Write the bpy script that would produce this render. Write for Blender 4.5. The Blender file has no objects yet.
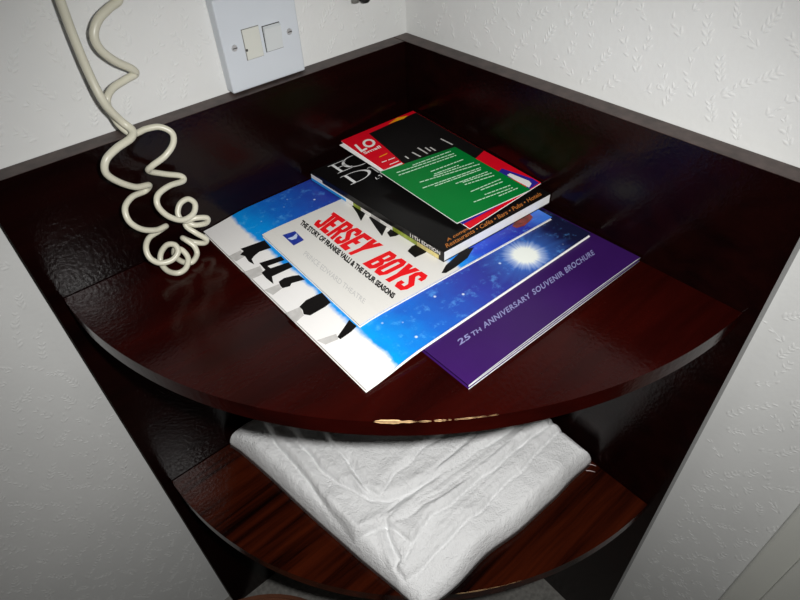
import bpy, bmesh, math, random
from mathutils import Vector, Matrix
import numpy as np

random.seed(7)
scene = bpy.context.scene
COL = scene.collection

# ------------------------------------------------------------------ camera
CAM = Vector((-0.47520, -0.55804, 0.36304))
RIGHT = Vector((0.75850917, -0.65021075, -0.04347204))
UP = Vector((0.4647951, 0.49304033, 0.73544323))
FWD = Vector((0.45675963, 0.57804602, -0.67619038))
FPX = 578.6845
cd = bpy.data.cameras.new('camera')
cd.sensor_width = 36.0
cd.lens = 36.0 * FPX / 800.0
cd.clip_start = 0.01
cam = bpy.data.objects.new('camera', cd)
COL.objects.link(cam)
cam.matrix_world = Matrix((
    (RIGHT.x, UP.x, -FWD.x, CAM.x),
    (RIGHT.y, UP.y, -FWD.y, CAM.y),
    (RIGHT.z, UP.z, -FWD.z, CAM.z),
    (0, 0, 0, 1)))
scene.camera = cam

# ------------------------------------------------------------------ world, flash, exposure
world = bpy.data.worlds.new('world')
scene.world = world
world.use_nodes = True
bgn = world.node_tree.nodes['Background']
bgn.inputs['Color'].default_value = (1.0, 0.93, 0.86, 1)
bgn.inputs['Strength'].default_value = 0.035

fl = bpy.data.lights.new('camera_flash', 'SPOT')      # the camera's own flash, up and right of the lens
fl.energy = 18.0
fl.color = (1.0, 0.985, 0.97)
fl.spot_size = math.radians(112)
fl.spot_blend = 1.0
fl.shadow_soft_size = 0.009
flash = bpy.data.objects.new('camera_flash', fl)
COL.objects.link(flash)
fpos = CAM + RIGHT * 0.050 + UP * 0.020
aim = CAM + FWD * 0.6 + UP * -0.05 + RIGHT * 0.02
flash.location = fpos
flash.rotation_euler = (aim - fpos).to_track_quat('-Z', 'Y').to_euler()

scene.view_settings.view_transform = 'Standard'
scene.view_settings.look = 'None'
scene.view_settings.gamma = 1.0
scene.view_settings.use_curve_mapping = False
scene.view_settings.exposure = 0.0

# ------------------------------------------------------------------ placing helpers
def ray(px, py):
    return FWD + RIGHT * ((px - 400) / FPX) + UP * ((300 - py) / FPX)
def at_z(px, py, z):
    d = ray(px, py); k = (z - CAM.z) / d.z
    return CAM + d * k
def at_y(px, py, y):
    d = ray(px, py); k = (y - CAM.y) / d.y
    return CAM + d * k
def at_f(px, py, zf, eps=0.0):
    z = 0.02
    for _ in range(6):
        p = at_z(px, py, z)
        z = zf(p.x, p.y) + eps
    p = at_z(px, py, z)
    return p

def smooth(a, b, x):
    t = min(1.0, max(0.0, (x - a) / (b - a)))
    return t * t * (3 - 2 * t)

# ------------------------------------------------------------------ materials
class NT:
    def __init__(s, name):
        s.m = bpy.data.materials.new(name); s.m.use_nodes = True
        s.n = s.m.node_tree.nodes; s.l = s.m.node_tree.links
        s.b = s.n['Principled BSDF']
    def node(s, t, **kw):
        n = s.n.new(t)
        for k, v in kw.items():
            if k.startswith('i_'):
                n.inputs[k[2:].replace('_', ' ')].default_value = v
            else:
                setattr(n, k, v)
        return n
    def link(s, a, ai, b, bi):
        s.l.new(a.outputs[ai], b.inputs[bi])
    def set(s, **kw):
        for k, v in kw.items():
            s.b.inputs[k.replace('_', ' ')].default_value = v

def c4(c): return (c[0], c[1], c[2], 1.0)
def lin(r, g, b):
    f = lambda v: (v/255/12.92) if v/255 <= .04045 else ((v/255+.055)/1.055)**2.4
    return (f(r), f(g), f(b), 1.0)

def ramp(nt, stops):
    r = nt.node('ShaderNodeValToRGB')
    el = r.color_ramp.elements
    while len(el) < len(stops): el.new(0.5)
    for e, (p, c) in zip(el, stops):
        e.position = p; e.color = c
    return r

def simple(name, col, rough=0.5, spec=0.5, noise=0.0, nscale=60, bump=0.0, bscale=300, metal=0.0, coat=0.0):
    nt = NT(name)
    nt.set(Base_Color=col, Roughness=rough, Specular_IOR_Level=spec, Metallic=metal, Coat_Weight=coat)
    tc = nt.node('ShaderNodeTexCoord')
    if noise:
        n = nt.node('ShaderNodeTexNoise', i_Scale=nscale, i_Detail=4.0)
        nt.link(tc, 'Object', n, 'Vector')
        lo = tuple(max(0, v * (1 - noise)) for v in col[:3]) + (1,)
        hi = tuple(min(1, v * (1 + noise)) for v in col[:3]) + (1,)
        r = ramp(nt, [(0.3, lo), (0.7, hi)])
        nt.link(n, 'Fac', r, 'Fac'); nt.link(r, 'Color', nt.b, 'Base Color')
    if bump:
        n = nt.node('ShaderNodeTexNoise', i_Scale=bscale, i_Detail=3.0)
        nt.link(tc, 'Object', n, 'Vector')
        b = nt.node('ShaderNodeBump', i_Strength=bump, i_Distance=0.001)
        nt.link(n, 'Fac', b, 'Height'); nt.link(b, 'Normal', nt.b, 'Normal')
    return nt.m

def wood(name, dark, light, grain=1.0, gscale=(3.0, 55.0, 55.0), rough=0.2, peel=0.35, spec=0.26):
    nt = NT(name)
    tc = nt.node('ShaderNodeTexCoord')
    mp = nt.node('ShaderNodeMapping'); mp.inputs['Scale'].default_value = gscale
    nt.link(tc, 'Object', mp, 'Vector')
    n = nt.node('ShaderNodeTexNoise', i_Scale=1.0, i_Detail=5.0, i_Roughness=0.6, i_Distortion=0.3)
    nt.link(mp, 'Vector', n, 'Vector')
    r = ramp(nt, [(0.5 - 0.2 / max(grain, .01), dark), (0.5 + 0.2 / max(grain, .01), light)])
    nt.link(n, 'Fac', r, 'Fac'); nt.link(r, 'Color', nt.b, 'Base Color')
    n2 = nt.node('ShaderNodeTexNoise', i_Scale=260.0, i_Detail=3.0)
    nt.link(tc, 'Object', n2, 'Vector')
    bp = nt.node('ShaderNodeBump', i_Strength=peel, i_Distance=0.0006)
    nt.link(n2, 'Fac', bp, 'Height'); nt.link(bp, 'Normal', nt.b, 'Normal')
    nt.set(Roughness=rough, Specular_IOR_Level=spec)
    return nt.m

M = {}
M['wallpaper'] = simple('white_embossed_wallpaper', (0.69, 0.70, 0.685, 1), 0.75, 0.3, noise=0.03, nscale=9, bump=0.25, bscale=170)
M['panel'] = wood('dark_mahogany_panel', (0.0022, 0.0006, 0.0006, 1), (0.0075, 0.0013, 0.0010, 1), 0.8, (3, 30, 40), 0.18, 0.36, 0.21)
M['shelf'] = wood('dark_mahogany_shelf', (0.0055, 0.0006, 0.0005, 1), (0.028, 0.0020, 0.0011, 1), 0.8, (4, 22, 22), 0.14, 0.28, 0.16)
M['shelf_grain'] = wood('striped_mahogany_shelf', (0.0035, 0.0008, 0.0006, 1), (0.048, 0.0075, 0.0022, 1), 1.3, (3.0, 62, 40), 0.15, 0.30, 0.2)
M['bare_wood'] = simple('bare_chipped_wood', lin(208, 172, 124), 0.7, noise=0.25, nscale=200)
M['floor'] = simple('grey_carpet', (0.20, 0.195, 0.18, 1), 0.95, 0.1, noise=0.25, nscale=120, bump=0.6, bscale=500)
M['ceiling'] = simple('ceiling_paint', (0.75, 0.74, 0.70, 1), 0.9, 0.2, noise=0.02)
M['trim'] = simple('white_gloss_trim', (0.62, 0.63, 0.58, 1), 0.35, 0.5, noise=0.02, nscale=20)
M['door'] = wood('brown_door_wood', (0.06, 0.025, 0.015, 1), (0.13, 0.055, 0.03, 1), 1.0, (20, 20, 2), 0.4, 0.15)
M['plate'] = simple('white_plastic', (0.60, 0.64, 0.68, 1), 0.32, 0.5, noise=0.01)
M['rocker'] = simple('white_rocker_plastic', (0.62, 0.65, 0.65, 1), 0.3, 0.5, noise=0.01)
M['cream'] = simple('cream_plastic', (0.62, 0.63, 0.57, 1), 0.35, 0.5, noise=0.01)
M['screw'] = simple('steel_screw', (0.6, 0.6, 0.6, 1), 0.5, metal=0.6, noise=0.1)
M['dark'] = simple('dark_gap', (0.02, 0.02, 0.02, 1), 0.7, noise=0.1)
M['cord'] = simple('ivory_cord_plastic', (0.60, 0.585, 0.47, 1), 0.33, 0.5, noise=0.05, nscale=40)
M['paper'] = simple('white_paper', (0.80, 0.81, 0.80, 1), 0.6, 0.3, noise=0.04, nscale=200)
M['grey_paper'] = simple('grey_page_edges', (0.55, 0.56, 0.57, 1), 0.7, 0.3, noise=0.2, nscale=500)
M['dark_pages'] = simple('gap_shade_pages', (0.05, 0.035, 0.07, 1), 0.6, 0.3, noise=0.3, nscale=300)  # page colour darkened to paint in the shade of the open cover's gap
M['white_print'] = simple('white_gloss_print', (0.80, 0.79, 0.75, 1), 0.35, 0.4, noise=0.01)
M['black_print'] = simple('black_print', (0.006, 0.005, 0.005, 1), 0.5, 0.12, noise=0.1)
M['grey_print'] = simple('grey_print', (0.50, 0.49, 0.47, 1), 0.4, 0.4, noise=0.12, nscale=150)
M['light_grey_print'] = simple('light_grey_print', (0.50, 0.50, 0.49, 1), 0.4, 0.4, noise=0.02)
M['red_print'] = simple('red_print', lin(226, 18, 26), 0.35, 0.2, noise=0.05)
M['maroon_print'] = simple('maroon_print', lin(120, 40, 30), 0.35, 0.4, noise=0.5, nscale=250)
M['blue_print'] = simple('navy_blue_print', lin(35, 55, 150), 0.35, 0.4, noise=0.25, nscale=300)
M['royal_print'] = simple('dark_royal_print', lin(42, 36, 140), 0.35, 0.4, noise=0.1)
M['pale_blue_print'] = simple('pale_blue_print', lin(190, 205, 230), 0.35, 0.4, noise=0.1)
M['lilac_print'] = simple('grey_lilac_print', lin(128, 128, 172), 0.4, 0.4, noise=0.05)
M['orange_print'] = simple('orange_print', lin(185, 112, 48), 0.45, 0.4, noise=0.1)
M['yellow_print'] = simple('yellow_print', lin(235, 160, 20), 0.4, 0.4, noise=0.1)
M['olive_print'] = simple('olive_print', lin(135, 150, 50), 0.4, 0.4, noise=0.35, nscale=120)
M['sand_print'] = simple('sand_print', lin(215, 200, 130), 0.4, 0.4, noise=0.2, nscale=120)
M['cyan_print'] = simple('sky_blue_print', lin(40, 150, 225), 0.4, 0.4, noise=0.1, nscale=120)
M['purple_cover'] = simple('purple_cover', lin(50, 20, 82), 0.30, 0.3, noise=0.15, nscale=9)
M['black_cover'] = simple('black_laminated_cover', (0.0045, 0.004, 0.004, 1), 0.30, 0.25, noise=0.2, nscale=20)
M['green_cover'] = simple('green_leaflet', lin(0, 116, 46), 0.35, 0.2, noise=0.06, nscale=20)
M['green_text'] = simple('pale_green_print', lin(190, 225, 195), 0.4, 0.4, noise=0.05)
M['red_cover'] = simple('red_booklet', lin(212, 10, 32), 0.35, 0.2, noise=0.06, nscale=20)
M['stool'] = wood('brown_stool_wood', (0.05, 0.017, 0.008, 1), (0.11, 0.04, 0.02, 1), 1.0, (30, 4, 30), 0.4, 0.1)
M['navy'] = simple('navy_fabric', (0.014, 0.013, 0.04, 1), 0.85, 0.2, noise=0.3, nscale=60, bump=0.4)
M['black_plastic'] = simple('black_plastic', (0.01, 0.01, 0.01, 1), 0.4, noise=0.1)
M['grey_plastic'] = simple('grey_plastic', (0.22, 0.22, 0.2, 1), 0.4, noise=0.05)
M['thread'] = simple('pale_thread', (0.7, 0.55, 0.55, 1), 0.8, noise=0.05)

def towel_mat():
    nt = NT('white_terry_cloth')
    nt.set(Base_Color=(0.90, 0.91, 0.91, 1), Roughness=0.95, Specular_IOR_Level=0.1)
    tc = nt.node('ShaderNodeTexCoord')
    n = nt.node('ShaderNodeTexNoise', i_Scale=620.0, i_Detail=2.0)
    nt.link(tc, 'Object', n, 'Vector')
    n2 = nt.node('ShaderNodeTexNoise', i_Scale=120.0, i_Detail=4.0)
    nt.link(tc, 'Object', n2, 'Vector')
    ad = nt.node('ShaderNodeMath', operation='ADD')
    nt.link(n, 'Fac', ad, 0); nt.link(n2, 'Fac', ad, 1)
    b = nt.node('ShaderNodeBump', i_Strength=0.8, i_Distance=0.0022)
    nt.link(ad, 'Value', b, 'Height'); nt.link(b, 'Normal', nt.b, 'Normal')
    return nt.m
M['towel'] = towel_mat()

def starry(name, edge, soft, stops, sun=None, ground=(0.80, 0.79, 0.77, 1)):
    """cover print: white ground up to 'edge' along u, then a starry blue sky; optional white star burst at (u,v)"""
    nt = NT(name)
    nt.set(Roughness=0.33, Specular_IOR_Level=0.4)
    uv = nt.node('ShaderNodeUVMap')
    sep = nt.node('ShaderNodeSeparateXYZ'); nt.link(uv, 'UV', sep, 'Vector')
    nz = nt.node('ShaderNodeTexNoise', i_Scale=9.0, i_Detail=6.0, i_Roughness=0.65); nt.link(uv, 'UV', nz, 'Vector')
    ma = nt.node('ShaderNodeMath', operation='MULTIPLY_ADD'); ma.inputs[1].default_value = 0.20; 
    nt.link(nz, 'Fac', ma, 0); nt.link(sep, 'X', ma, 2)
    sb = nt.node('ShaderNodeMath', operation='SUBTRACT'); sb.inputs[1].default_value = 0.10; nt.link(ma, 'Value', sb, 0)
    sky = ramp(nt, stops); nt.link(sb, 'Value', sky, 'Fac')
    # cloudy bright patches
    n3 = nt.node('ShaderNodeTexNoise', i_Scale=22.0, i_Detail=5.0, i_Roughness=0.7); nt.link(uv, 'UV', n3, 'Vector')
    r3 = ramp(nt, [(0.55, (0, 0, 0, 1)), (0.78, (0.75, 0.75, 0.75, 1))]); nt.link(n3, 'Fac', r3, 'Fac')
    mx0 = nt.node('ShaderNodeMixRGB', blend_type='SCREEN'); mx0.inputs['Color2'].default_value = (0.10, 0.35, 0.8, 1)
    nt.link(r3, 'Color', mx0, 'Fac'); nt.link(sky, 'Color', mx0, 'Color1')
    # stars
    vo = nt.node('ShaderNodeTexVoronoi', i_Scale=26.0); nt.link(uv, 'UV', vo, 'Vector')
    rs = ramp(nt, [(0.05, (0.85, 0.85, 0.85, 1)), (0.16, (0, 0, 0, 1))]); nt.link(vo, 'Distance', rs, 'Fac')
    vc = nt.node('ShaderNodeSeparateColor'); nt.link(vo, 'Color', vc, 'Color')
    gt = nt.node('ShaderNodeMath', operation='GREATER_THAN'); gt.inputs[1].default_value = 0.72; nt.link(vc, 'Red', gt, 0)
    ml = nt.node('ShaderNodeMath', operation='MULTIPLY'); nt.link(rs, 'Color', ml, 0); nt.link(gt, 'Value', ml, 1)
    mx1 = nt.node('ShaderNodeMixRGB'); mx1.inputs['Color2'].default_value = (0.75, 0.85, 0.95, 1)
    nt.link(ml, 'Value', mx1, 'Fac'); nt.link(mx0, 'Color', mx1, 'Color1')
    last = mx1
    if sun:
        cb = nt.node('ShaderNodeVectorMath', operation='SUBTRACT'); cb.inputs[1].default_value = (sun[0], sun[1], 0)
        nt.link(uv, 'UV', cb, 0)
        ln = nt.node('ShaderNodeVectorMath', operation='LENGTH'); nt.link(cb, 'Vector', ln, 0)
        gr = nt.node('ShaderNodeTexGradient', gradient_type='RADIAL'); nt.link(cb, 'Vector', gr, 'Vector')
        ra = nt.node('ShaderNodeTexNoise', i_Scale=40.0, i_Detail=1.0); 
        mg = nt.node('ShaderNodeCombineXYZ'); nt.link(gr, 'Fac', mg, 'X'); nt.link(mg, 'Vector', ra, 'Vector')
        mm = nt.node('ShaderNodeMath', operation='MULTIPLY_ADD'); mm.inputs[1].default_value = 0.6; mm.inputs[2].default_value = 0.7
        nt.link(ra, 'Fac', mm, 0)
        dv = nt.node('ShaderNodeMath', operation='DIVIDE'); nt.link(ln, 'Value', dv, 0); nt.link(mm, 'Value', dv, 1)
        rh = ramp(nt, [(0.0, (1, 1, 1, 1)), (0.05, (0.8, 0.8, 0.8, 1)), (0.09, (0.3, 0.3, 0.3, 1)), (0.17, (0, 0, 0, 1))])
        nt.link(dv, 'Value', rh, 'Fac')
        mxh = nt.node('ShaderNodeMixRGB'); mxh.inputs['Color2'].default_value = lin(70, 135, 225)
        nt.link(rh, 'Color', mxh, 'Fac'); nt.link(last, 'Color', mxh, 'Color1'); last = mxh
        rr = ramp(nt, [(0.0, (1, 1, 1, 1)), (0.038, (1, 1, 1, 1)), (0.055, (0.35, 0.35, 0.35, 1)), (0.080, (0, 0, 0, 1))])
        nt.link(dv, 'Value', rr, 'Fac')
        mx2 = nt.node('ShaderNodeMixRGB'); mx2.inputs['Color2'].default_value = (0.84, 0.88, 0.82, 1)
        nt.link(rr, 'Color', mx2, 'Fac'); nt.link(last, 'Color', mx2, 'Color1')
        last = mx2
    # white ground
    n4 = nt.node('ShaderNodeTexNoise', i_Scale=14.0, i_Detail=5.0); nt.link(uv, 'UV', n4, 'Vector')
    ma4 = nt.node('ShaderNodeMath', operation='MULTIPLY_ADD'); ma4.inputs[1].default_value = 0.05; nt.link(n4, 'Fac', ma4, 0); nt.link(sep, 'X', ma4, 2)
    rg = ramp(nt, [(edge + 0.025 - soft, (0, 0, 0, 1)), (edge + 0.025 + soft, (1, 1, 1, 1))]); nt.link(ma4, 'Value', rg, 'Fac')
    mx3 = nt.node('ShaderNodeMixRGB'); mx3.inputs['Color1'].default_value = ground
    nt.link(rg, 'Color', mx3, 'Fac'); nt.link(last, 'Color', mx3, 'Color2')
    nt.link(mx3, 'Color', nt.b, 'Base Color')
    return nt.m

SKY = [(0.10, lin(0, 150, 232)), (0.28, lin(24, 98, 196)), (0.50, lin(42, 54, 155)), (0.72, lin(38, 42, 122)), (0.95, lin(20, 22, 52))]
M['big_cover'] = starry('starry_souvenir_cover', 0.115, 0.008, SKY, sun=(0.742, 0.075))
SKY2 = [(0.46, lin(0, 150, 235)), (0.60, lin(30, 70, 200)), (0.85, lin(35, 40, 150)), (1.0, lin(60, 120, 220))]
M['small_cover'] = starry('starry_programme_cover', 0.47, 0.012, SKY2, ground=(0.70, 0.69, 0.65, 1))

# ------------------------------------------------------------------ object helpers
def link_mesh(name, verts, faces, mat, parent=None, smooth_sh=False, uvs=None):
    me = bpy.data.meshes.new(name)
    me.from_pydata([tuple(v) for v in verts], [], faces)
    if uvs is not None:
        ul = me.uv_layers.new(name='UVMap')
        for lp in me.loops:
            ul.data[lp.index].uv = uvs[lp.vertex_index]
    me.materials.append(mat)
    if smooth_sh:
        for p in me.polygons: p.use_smooth = True
    me.update()
    o = bpy.data.objects.new(name, me); COL.objects.link(o)
    if parent: attach(o, parent)
    return o

def attach(o, parent):
    o.parent = parent
    # parts are modelled in world space; only the thing's Empty carries an offset
    o.matrix_parent_inverse = Matrix.Identity(4) if parent.parent else Matrix.Translation(-parent.location)

def bm_obj(name, bm, mat, parent=None, smooth_sh=False):
    bmesh.ops.recalc_face_normals(bm, faces=bm.faces)
    me = bpy.data.meshes.new(name); bm.to_mesh(me); bm.free()
    me.materials.append(mat)
    if smooth_sh:
        for p in me.polygons: p.use_smooth = True
    o = bpy.data.objects.new(name, me); COL.objects.link(o)
    if parent: attach(o, parent)
    return o

def empty(name, loc):
    o = bpy.data.objects.new(name, None); COL.objects.link(o)
    o.empty_display_size = 0.02
    o.location = loc
    return o

def tag(o, label, cat, group=None):
    o['label'] = label; o['category'] = cat
    if group: o['group'] = group
    return o
def structure(o):
    o['kind'] = 'structure'; return o

def box_bm(x0, x1, y0, y1, z0, z1, bev=0.0, seg=2):
    bm = bmesh.new()
    bmesh.ops.create_cube(bm, size=1.0)
    for v in bm.verts:
        v.co = Vector(((x0 + x1) / 2 + v.co.x * (x1 - x0), (y0 + y1) / 2 + v.co.y * (y1 - y0), (z0 + z1) / 2 + v.co.z * (z1 - z0)))
    if bev:
        bmesh.ops.bevel(bm, geom=list(bm.edges), offset=bev, segments=seg, affect='EDGES', profile=0.5)
    return bm

def prism_bm(poly, z0, z1, bev=0.0):
    bm = bmesh.new()
    a = [bm.verts.new((x, y, z0)) for x, y in poly]
    b = [bm.verts.new((x, y, z1)) for x, y in poly]
    n = len(poly)
    top = bm.faces.new(b); bot = bm.faces.new(a[::-1])
    for i in range(n):
        bm.faces.new((a[i], a[(i + 1) % n], b[(i + 1) % n], b[i]))
    if bev:
        es = list(top.edges) + list(bot.edges)
        bmesh.ops.bevel(bm, geom=es, offset=bev, segments=2, affect='EDGES', profile=0.5)
    return bm

def tube(name, pts, r, mat, parent=None, n=12, close_ends=True):
    pts = [Vector(p) for p in pts]
    vs = []; fs = []
    t0 = (pts[1] - pts[0]).normalized()
    nrm = t0.orthogonal().normalized()
    for i, p in enumerate(pts):
        if i == 0: t = (pts[1] - pts[0])
        elif i == len(pts) - 1: t = pts[-1] - pts[-2]
        else: t = pts[i + 1] - pts[i - 1]
        t.normalize()
        nrm = (nrm - t * nrm.dot(t)).normalized()
        bn = t.cross(nrm)
        rr = r(i / (len(pts) - 1)) if callable(r) else r
        for k in range(n):
            a = 2 * math.pi * k / n
            vs.append(p + nrm * (rr * math.cos(a)) + bn * (rr * math.sin(a)))
    for i in range(len(pts) - 1):
        for k in range(n):
            a = i * n + k; b = i * n + (k + 1) % n
            fs.append((a, b, b + n, a + n))
    fs.append(tuple(range(n))[::-1]); m = (len(pts) - 1) * n
    fs.append(tuple(range(m, m + n)))
    return link_mesh(name, vs, fs, mat, parent, True)

def catmull(pts, sub=8):
    P = [Vector(p) for p in pts]; out = []
    P = [P[0] * 2 - P[1]] + P + [P[-1] * 2 - P[-2]]
    for i in range(1, len(P) - 2):
        p0, p1, p2, p3 = P[i - 1], P[i], P[i + 1], P[i + 2]
        for k in range(sub):
            t = k / sub
            out.append(0.5 * ((2 * p1) + (p2 - p0) * t + (2 * p0 - 5 * p1 + 4 * p2 - p3) * t * t + (3 * p1 - p0 - 3 * p2 + p3) * t ** 3))
    out.append(P[-2])
    return out

def sheet(name, quad, zbot, ztop, mat, parent, nu=16, nv=16, inset=0.0):
    """closed slab over the XY quad (bl, br, tr, tl) between two height functions; uv over the quad"""
    q = [Vector((c[0], c[1], 0)) for c in quad]
    if inset:
        L = ((q[1] - q[0]).length + (q[3] - q[0]).length) / 2
        cen = sum(q, Vector()) / 4
        q = [c + (cen - c).normalized() * inset * 1.4 for c in q]
    vs = []; uv = []; fs = []
    for top in (0, 1):
        for j in range(nv + 1):
            for i in range(nu + 1):
                u = i / nu; v = j / nv
                p = (q[0] * (1 - u) + q[1] * u) * (1 - v) + (q[3] * (1 - u) + q[2] * u) * v
                z = ztop(p.x, p.y) if top else zbot(p.x, p.y)
                vs.append((p.x, p.y, z)); uv.append((u, v))
    N = (nu + 1) * (nv + 1)
    I = lambda i, j, t: t * N + j * (nu + 1) + i
    for j in range(nv):
        for i in range(nu):
            fs.append((I(i, j, 1), I(i + 1, j, 1), I(i + 1, j + 1, 1), I(i, j + 1, 1)))
            fs.append((I(i, j, 0), I(i, j + 1, 0), I(i + 1, j + 1, 0), I(i + 1, j, 0)))
    for i in range(nu):
        fs.append((I(i, 0, 0), I(i + 1, 0, 0), I(i + 1, 0, 1), I(i, 0, 1)))
        fs.append((I(i + 1, nv, 0), I(i, nv, 0), I(i, nv, 1), I(i + 1, nv, 1)))
    for j in range(nv):
        fs.append((I(0, j + 1, 0), I(0, j, 0), I(0, j, 1), I(0, j + 1, 1)))
        fs.append((I(nu, j, 0), I(nu, j + 1, 0), I(nu, j + 1, 1), I(nu, j, 1)))
    return link_mesh(name, vs, fs, mat, parent, False, uv)

def print_poly(name, pix, zf, mat, parent, eps=0.00025):
    """flat printed shape on a cover: pixel outline dropped onto the cover's surface"""
    pts = [at_f(x, y, zf, eps) for x, y in pix]
    bm = bmesh.new()
    f = bm.faces.new([bm.verts.new(p) for p in pts])
    bmesh.ops.triangulate(bm, faces=[f])
    for v in bm.verts: v.co.z = zf(v.co.x, v.co.y) + eps
    o = bm_obj(name, bm, mat, parent)
    for p in o.data.polygons:
        if p.normal.z < 0: p.flip()
    return o

def text_mesh(body, bold=0.0, spacing=1.0):
    cu = bpy.data.curves.new('text', 'FONT')
    cu.body = body; cu.size = 1.0; cu.offset = bold; cu.space_character = spacing
    cu.resolution_u = 3
    ob = bpy.data.objects.new('text', cu); COL.objects.link(ob)
    dg = bpy.context.evaluated_depsgraph_get()
    me = bpy.data.meshes.new_from_object(ob.evaluated_get(dg))
    bpy.data.objects.remove(ob); bpy.data.curves.remove(cu)
    vs = [v.co.copy() for v in me.vertices]; fs = [tuple(p.vertices) for p in me.polygons]
    bpy.data.meshes.remove(me)
    x0 = min(v.x for v in vs); x1 = max(v.x for v in vs); y0 = min(v.y for v in vs); y1 = max(v.y for v in vs)
    return [((v.x - x0) / (x1 - x0), (v.y - y0) / (y1 - y0)) for v in vs], fs

def lettering(name, body, corners, mat, parent, bold=0.0, spacing=1.0, warp=None):
    """corners: four 3-D points bl, br, tr, tl on the printed surface"""
    uv, fs = text_mesh(body, bold, spacing)
    bl, br, tr, tl = [Vector(c) for c in corners]
    vs = []
    for u, v in uv:
        if warp: u, v = warp(u, v)
        vs.append((bl * (1 - u) + br * u) * (1 - v) + (tl * (1 - u) + tr * u) * v)
    return link_mesh(name, vs, fs, mat, parent)

def lettering_px(name, body, pix, zf, mat, parent, bold=0.0, spacing=1.0, eps=0.0003, warp=None):
    return lettering(name, body, [at_f(x, y, zf, eps) for x, y in pix], mat, parent, bold, spacing, warp)

# ------------------------------------------------------------------ the setting
W = 0.478        # panel length
H = 0.1279       # panel height above the top shelf
T = 0.0219       # panel thickness
ZL = -0.3375     # lower shelf top
ZF = -0.757      # floor
R = 0.4735       # shelf radius
TH = 0.018

wl = structure(bm_obj('wall_left', box_bm(-2.4, 0.12, 0.0, 0.12, ZF, 1.6), M['wallpaper']))
wr = structure(bm_obj('wall_right', box_bm(0.0, 0.12, -0.640, -0.0001, ZF, 1.6), M['wallpaper']))
structure(bm_obj('floor', box_bm(-2.4, 0.5, -2.6, 0.12, ZF - 0.05, ZF), M['floor']))
structure(bm_obj('ceiling', box_bm(-2.4, 0.5, -2.6, 0.12, 1.6, 1.65), M['ceiling']))
# door casing and brown door on the right wall
tr1 = structure(bm_obj('trim_1', box_bm(-0.016, -0.0002, -0.640, -0.584, ZF, 1.25, 0.003), M['trim']))
bm_obj('stop_bead', box_bm(-0.024, -0.016, -0.640, -0.612, ZF, 1.25, 0.002), M['trim'], tr1)
dr = structure(bm_obj('door_1', box_bm(0.0, 0.04, -1.40, -0.642, ZF + 0.005, 1.25, 0.002), M['door']))
for (za, zb) in ((-0.6, 0.1), (0.25, 1.1)):
    bm_obj('door_panel', box_bm(-0.006, 0.0, -1.28, -0.76, za, zb, 0.004), M['door'], dr)
structure(bm_obj('wall_far', box_bm(0.0, 0.12, -2.6, -1.402, ZF, 1.6), M['wallpaper']))

# embossed sprigs of the wallpaper: raised leaf shapes
def sprigs(name, parent, to3d, u0, u1, v0, v1, seed, clip):
    rnd = random.Random(seed)
    vs = []; fs = []
    def leaf(cx, cy, ang, L, Wd, hh):
        ca, sa = math.cos(ang), math.sin(ang); base = len(vs)
        ring = 8
        for k in range(ring):
            a = 2 * math.pi * k / ring
            x = L * 0.5 * math.cos(a); y = Wd * 0.5 * math.sin(a) * (1 - 0.35 * math.cos(a))
            vs.append(to3d(cx + x * ca - y * sa, cy + x * sa + y * ca, 0.00002))
        for k in range(ring):
            a = 2 * math.pi * k / ring
            x = L * 0.28 * math.cos(a); y = Wd * 0.28 * math.sin(a)
            vs.append(to3d(cx + x * ca - y * sa, cy + x * sa + y * ca, hh))
        for k in range(ring):
            k2 = (k + 1) % ring
            fs.append((base + k, base + k2, base + ring + k2, base + ring + k))
        fs.append(tuple(base + ring + k for k in range(ring)))
    step = 0.029; row = 0
    v = v0
    while v < v1:
        u = u0 + (step / 2 if row % 2 else 0)
        while u < u1:
            cu = u + rnd.uniform(-.006, .006); cv = v + rnd.uniform(-.006, .006)
            if clip(cu, cv):
                ang = math.radians(rnd.choice((62, 118, 75, 105, 40, 140))) + rnd.uniform(-.15, .15)
                n = rnd.randint(3, 5); Ls = rnd.uniform(.014, .022)
                for i in range(n):
                    d = (i / (n - 1) - .5) * Ls
                    cx = cu + math.cos(ang) * d; cy = cv + math.sin(ang) * d
                    for sgn in (-1, 1):
                        if rnd.random() < .85:
                            la = ang + sgn * math.radians(rnd.uniform(25, 45))
                            L = rnd.uniform(.0055, .0090) * (1 - .35 * i / n)
                            leaf(cx + math.cos(la) * L * .55, cy + math.sin(la) * L * .55, la, L, L * .40, .00034)
                leaf(cu, cv, ang, Ls, .0008, .0002)
            u += step
        v += step * 0.7; row += 1
    o = link_mesh(name, vs, fs, M['wallpaper'], parent, True)
    o['kind'] = 'stuff'
    return o
sprigs('embossed_sprigs', wl, lambda u, v, h: (u, -h, v), -0.80, -0.012, -0.75, 0.30, 3, lambda u, v: v > 0.14 or u < -0.492)
sprigs('embossed_sprigs', wr, lambda u, v, h: (-h, u, v), -0.575, -0.012, -0.75, 0.30, 5, lambda u, v: v > 0.14 or u < -0.492)

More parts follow.
